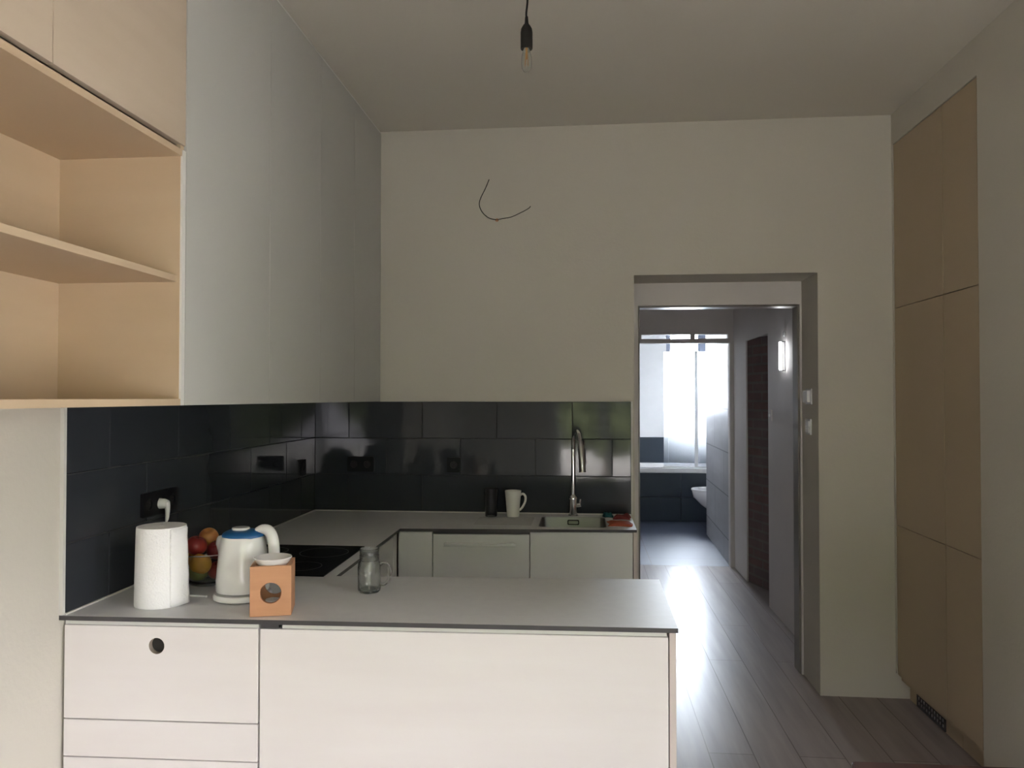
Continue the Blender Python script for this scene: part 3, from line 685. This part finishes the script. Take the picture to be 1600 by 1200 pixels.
# mug and tumbler by the sink
t = thing('mug', 'tall white tapered mug beside the dark tumbler near the sink', 'mug', (-.376, 3.985, Z))
b = NB(); lathe(b, [(0, 0), (.030, 0), (.032, .004), (.035, .05), (.040, .105), (.0425, .133), (.041, .134), (.0385, .105), (.0315, .05), (.028, .009), (0, .007)], 44); obj('cup_body', b, M['ceramg'], t, smooth='auto')
b = NB(); tube(b, smooth_path([(.038, 0, .112), (.052, 0, .117), (.064, 0, .103), (.063, 0, .078), (.050, 0, .050), (.034, 0, .032)], 6), .006, 10); obj('handle', b, M['ceramg'], t, smooth='auto')
b = NB()
lathe(b, [(0, 0), (.030, 0), (.031, .004), (.034, .06), (.0385, .143), (.037, .1435), (.032, .06), (.029, .012), (0, .010)], 40)
tag(obj('drinking_glass', b, M['darkglass'], smooth='auto', loc=(-.490, 3.98, Z)), 'dark transparent tumbler left of the tall white mug', 'glass')
# fruit bowl
t = thing('fruit_bowl', 'clear glass fruit bowl between the paper roll and the kettle', 'bowl', (-1.25, 2.455, Z))
b = NB(); lathe(b, [(0, .0005), (.045, .0005), (.058, .004), (.078, .024), (.094, .058), (.106, .102), (.1075, .108), (.1055, .109), (.1035, .102), (.0915, .058), (.075, .026), (.05, .008), (0, .0035)], 56)
obj('bowl_body', b, M['glass'], t, smooth='auto')
b = NB(); lathe(b, [(.1065 + .0022 * cos(2 * pi * i / 10), .1105 + .0022 * sin(2 * pi * i / 10)) for i in range(11)], 56, close=False); obj('chrome_rim', b, M['chrome'], t, smooth=True)
def fruit(name, loc, r, m, label, tilt=(0, 0), squash=1., stem=True, cat='fruit'):
    t = thing(name, label, cat, loc); t.rotation_euler = (tilt[0], tilt[1], random.uniform(0, 6))
    prof = []
    for i in range(17):
        a = pi * i / 16; rr = r * sin(a) * (1 + .05 * cos(a)); z = -r * squash * cos(a)
        dent = math.exp(-((a - pi) / .34) ** 2) * .28 + math.exp(-(a / .30) ** 2) * .15
        z -= (z / abs(z + 1e-9)) * r * dent if abs(z) > 1e-6 else 0
        prof.append((rr if 0 < i < 16 else 0, z))
    b = NB(); lathe(b, prof, 28); obj('flesh', b, m, t, smooth=True)
    if stem:
        b = NB(); tube(b, [(0, 0, r * squash * .70), (.002, 0, r * squash * 1.0), (.005, .001, r * squash * 1.12)], [.0012, .0011, .0016], 6); obj('stem', b, M['stem'], t)
random.seed(5)
FR = [('lime', (-1.277, 2.442, .9495), .0335, 'grn', 'green fruit at the bottom of the glass bowl, nearest the front', .95),
      ('apple', (-1.210, 2.446, .958), .0335, 'red_fruit', 'red apple low in the glass bowl on the kettle side', .92),
      ('peach', (-1.2456, 2.397, .990), .0345, 'yel', 'orange-yellow fruit low in the bowl against the glass', .97),
      ('peach', (-1.314, 2.460, 1.000), .031, 'yel', 'yellow fruit half hidden behind the paper roll', .95),
      ('apple', (-1.277, 2.428, 1.043), .0345, 'red_fruit', 'red apple in the middle of the pile, under the yellow-red fruit', .92),
      ('apple', (-1.225, 2.4655, 1.022), .033, 'dred_fruit', 'dark red apple high in the pile next to the kettle', .92),
      ('peach', (-1.271, 2.499, 1.059), .032, 'peach', 'yellow and red fruit at the very top of the pile', .92),
      ]
for nm, loc, r, m, lb, sq in FR:
    fruit(nm, loc, r, M[m], lb, (random.uniform(-.5, .5), random.uniform(-.5, .5)), sq, nm == 'apple')
for o in list(COL.objects):
    if o.name.startswith(('lime', 'peach', 'apple')) and o.parent is None: o['group'] = 'fruit in the glass bowl'

# ------------------------------------------------------------------ lamp, wire, table
t = thing('pendant_light', 'bare filament bulb in a black holder hanging from the ceiling', 'lamp', (-.199, 2.60, ZC))
b = NB(); lathe(b, [(0, 0), (.03, 0), (.03, -.012), (.02, -.02), (0, -.02)], 24); obj('ceiling_rose', b, M['blackmatte'], t, smooth='auto')
b = NB(); tube(b, smooth_path([(.001, 0, -.018), (.003, 0, -.05), (.003, 0, -.10), (-.001, 0, -.14), (0, 0, -.160)], 5), .0035, 8); obj('cord', b, M['blackmatte'], t, smooth='auto')
b = NB(); lathe(b, [(0, -.150), (.005, -.152), (.007, -.176), (.013, -.184), (.0185, -.194), (.0205, -.206), (.0205, -.262), (.0195, -.264), (0, -.264)], 28); obj('lamp_holder', b, M['blackmatte'], t, smooth='auto')
b = NB(); lathe(b, [(.013, -.262), (.0135, -.275), (.0175, -.290), (.0182, -.315), (.0165, -.330), (.010, -.341), (0, -.344)], 28, close=False); bo = obj('bulb_glass', b, M['glass'], t, smooth=True)
sm = bo.modifiers.new('s', 'SOLIDIFY'); sm.thickness = .0009
b = NB()
for k in range(6):
    a = k * pi / 3; tube(b, [(.004 * cos(a), .004 * sin(a), -.275), (.0075 * cos(a), .0075 * sin(a), -.322)], .0006, 6)
tube(b, [(0, 0, -.264), (0, 0, -.30)], [.004, .0015], 8); obj('filament', b, M['brass'], t)
b = NB(); cx, cz = -.474, 2.486
pts = [(-.514, 4.075, 2.700), (-.531, 4.05, 2.645), (-.555, 4.03, 2.585), (-.560, 4.03, 2.55), (-.545, 4.04, 2.515), (-.515, 4.07, 2.492), (cx, 4.096, cz)]
tube(b, smooth_path(pts, 6), .0023, 8)
pts = [(cx, 4.096, cz), (-.44, 4.06, 2.484), (-.39, 4.02, 2.482), (-.335, 4.0, 2.500), (-.297, 4.0, 2.520), (-.285, 4.0, 2.532)]
w = obj('bare_wire', b, M['blackmatte'], smooth='auto'); tag(w, 'dark bare lamp wires curling out of the back wall', 'wire')
b = NB(); tube(b, smooth_path(pts, 6), .002, 8); obj('wire_strand', b, M['blackmatte'], w)
b = NB(); lathe(b, [(0, 0), (.009, 0), (.008, .004), (.004, .006), (0, .006)], 14)
for v in b.verts: v.co = Vector((cx + v.co.x, 4.099 - v.co.z, cz + v.co.y))
obj('wall_hole', b, M['bamboo'], w)
t = thing('dining_table', 'red-brown wooden table, only its far edge showing at the lower right corner', 'table', (1.035, 1.335, 0), radians(.6))
b = NB(); prism(b, rrect(-.46, .40, -.50, .415, .012, 3), (), .715, .74); obj('tabletop', b, M['brown'], t, bevel=.002)
for sx in (-.40, .34):
    for sy in (-.44, .355):
        b = NB(); box(b, sx - .025, sx + .025, sy - .025, sy + .025, 0, .715); obj('leg', b, M['brown'], t, bevel=.002)
b = NB(); box(b, -.40, .34, .35, .365, .64, .715); box(b, -.40, .34, -.45, -.435, .64, .715); box(b, -.41, -.395, -.43, .345, .64, .715); box(b, .335, .35, -.43, .345, .64, .715); obj('apron', b, M['brown'], t)

for t in [o for o in COL.objects if o.parent is None and o.type == 'EMPTY' and o.location.length < 1e-6]:
    kids = [c for c in COL.objects if c.parent == t]; allk = kids + [g for g in COL.objects if g.parent in kids]
    vv = [v.co for c in allk for v in c.data.vertices]
    lo = [min(v[i] for v in vv) for i in range(3)]; hi = [max(v[i] for v in vv) for i in range(3)]
    base = Vector(((lo[0] + hi[0]) / 2, (lo[1] + hi[1]) / 2, lo[2]))
    for c in allk: c.data.transform(Matrix.Translation(-base))
    t.location = base

# ------------------------------------------------------------------ outside the window behind the viewpoint
b = NB(); box(b, -14, 20, -22, 8, -.5, -.4); struct('ground', b, M['lawn'])
def tree(x, y, h, w, seed, label):
    random.seed(seed); t = thing('garden_tree', label, 'tree', (x, y, -.4))
    b = NB(); tube(b, [(0, 0, 0), (.05, 0, h * .3), (0, .05, h * .6)], [.12, .09, .05], 8); obj('trunk', b, M['bark'], t)
    b = NB()
    for i in range(5200):
        while True:
            p = Vector((random.uniform(-1, 1), random.uniform(-1, 1), random.uniform(-1, 1)))
            if .35 < p.length < 1: break
        c = Vector((p.x * w, p.y * w * .8, h * .58 + p.z * h * .42)); s = random.uniform(.12, .24)
        u = Vector([random.gauss(0, 1) for _ in range(3)]).normalized(); v = u.orthogonal().normalized()
        b.faces.new([b.verts.new(c + q) for q in (-u * s, v * s * .55, u * s, -v * s * .55)])
    obj('crown', b, M['foliage'], t)
tree(.3, -6.9, 5.0, 1.9, 1, 'tall leafy garden tree outside the window, straight behind the viewpoint')
tree(4.2, -7.1, 4.9, 1.9, 2, 'tall leafy garden tree outside, to the right of the window')
tree(-3.6, -7.1, 5.0, 1.9, 3, 'tall leafy garden tree outside, to the left of the window')
tree(8.6, 1.6, 3.8, 2.0, 4, 'leafy tree added outside the added side window to block its low light')  # this tree and the next are unseen, added to screen the side window's horizon
tree(8.3, -3.0, 4.2, 1.9, 5, 'leafy tree added at the garden corner to block low side light')

# ------------------------------------------------------------------ light
W = bpy.data.worlds.new('sky'); S.world = W; W.use_nodes = True; nt = W.node_tree; N = nt.nodes; L = nt.links
bg = N['Background']; tc = N.new('ShaderNodeTexCoord'); sp = N.new('ShaderNodeSeparateXYZ'); cr = N.new('ShaderNodeValToRGB')
L.new(tc.outputs['Generated'], sp.inputs[0]); L.new(sp.outputs['Y'], cr.inputs[0])     # the brighter half of the sky lies towards +y
mr = N.new('ShaderNodeMapRange'); mr.inputs['From Min'].default_value = -1; L.new(sp.outputs['Y'], mr.inputs['Value']); L.new(mr.outputs[0], cr.inputs[0])
cr.color_ramp.elements[0].position = .35; cr.color_ramp.elements[0].color = (.955, .905, .985, 1)
cr.color_ramp.elements[1].position = .65; cr.color_ramp.elements[1].color = (.90, .94, 1, 1)
m2 = N.new('ShaderNodeMapRange'); m2.inputs['From Min'].default_value = .55; m2.inputs['From Max'].default_value = .97
m2.inputs['To Min'].default_value = 5.; m2.inputs['To Max'].default_value = 38.; L.new(sp.outputs['Y'], m2.inputs['Value'])
m3 = N.new('ShaderNodeMapRange'); m3.inputs['To Min'].default_value = .40; m3.inputs['To Max'].default_value = 1.6; L.new(sp.outputs['Z'], m3.inputs['Value'])
mm = N.new('ShaderNodeMath'); mm.operation = 'MULTIPLY'; L.new(m2.outputs[0], mm.inputs[0]); L.new(m3.outputs[0], mm.inputs[1])
L.new(cr.outputs[0], bg.inputs[0]); L.new(mm.outputs[0], bg.inputs[1])
def portal(name, x, y, z, w, h, rx, rz=0):
    l = bpy.data.lights.new(name, 'AREA'); l.shape = 'RECTANGLE'; l.size = w; l.size_y = h; l.cycles.is_portal = True
    o = bpy.data.objects.new(name, l); COL.objects.link(o); o.location = (x, y, z); o.rotation_euler = (rx, 0, rz)
portal('window_portal', (WX0 + WX1) / 2, YF - .22, (WZ0 + WZ1) / 2, WX1 - WX0, WZ1 - WZ0, pi / 2)
portal('added_window_portal', XR + .15, (SY_0 + SY_1) / 2, (SZ_0 + SZ_1) / 2, SY_1 - SY_0, SZ_1 - SZ_0, pi / 2, pi / 2)
portal('bathroom_window_portal', (BW[0] + BW[1]) / 2, BY + .27, (BW[2] + BW[3]) / 2, BW[1] - BW[0], BW[3] - BW[2], -pi / 2)

# ------------------------------------------------------------------ camera
cd = bpy.data.cameras.new('camera'); cam = bpy.data.objects.new('camera', cd); COL.objects.link(cam)
cam.location = (0, 0, 1.53); cam.rotation_euler = (radians(91.0), 0, radians(5.47)); cd.sensor_width = 36; cd.lens = 27; cd.clip_start = .02
S.camera = cam
vs = S.view_settings; S.display_settings.display_device = 'sRGB'
vs.view_transform = 'Standard'; vs.look = 'None'; vs.gamma = 1; vs.use_curve_mapping = False; vs.exposure = 2.84
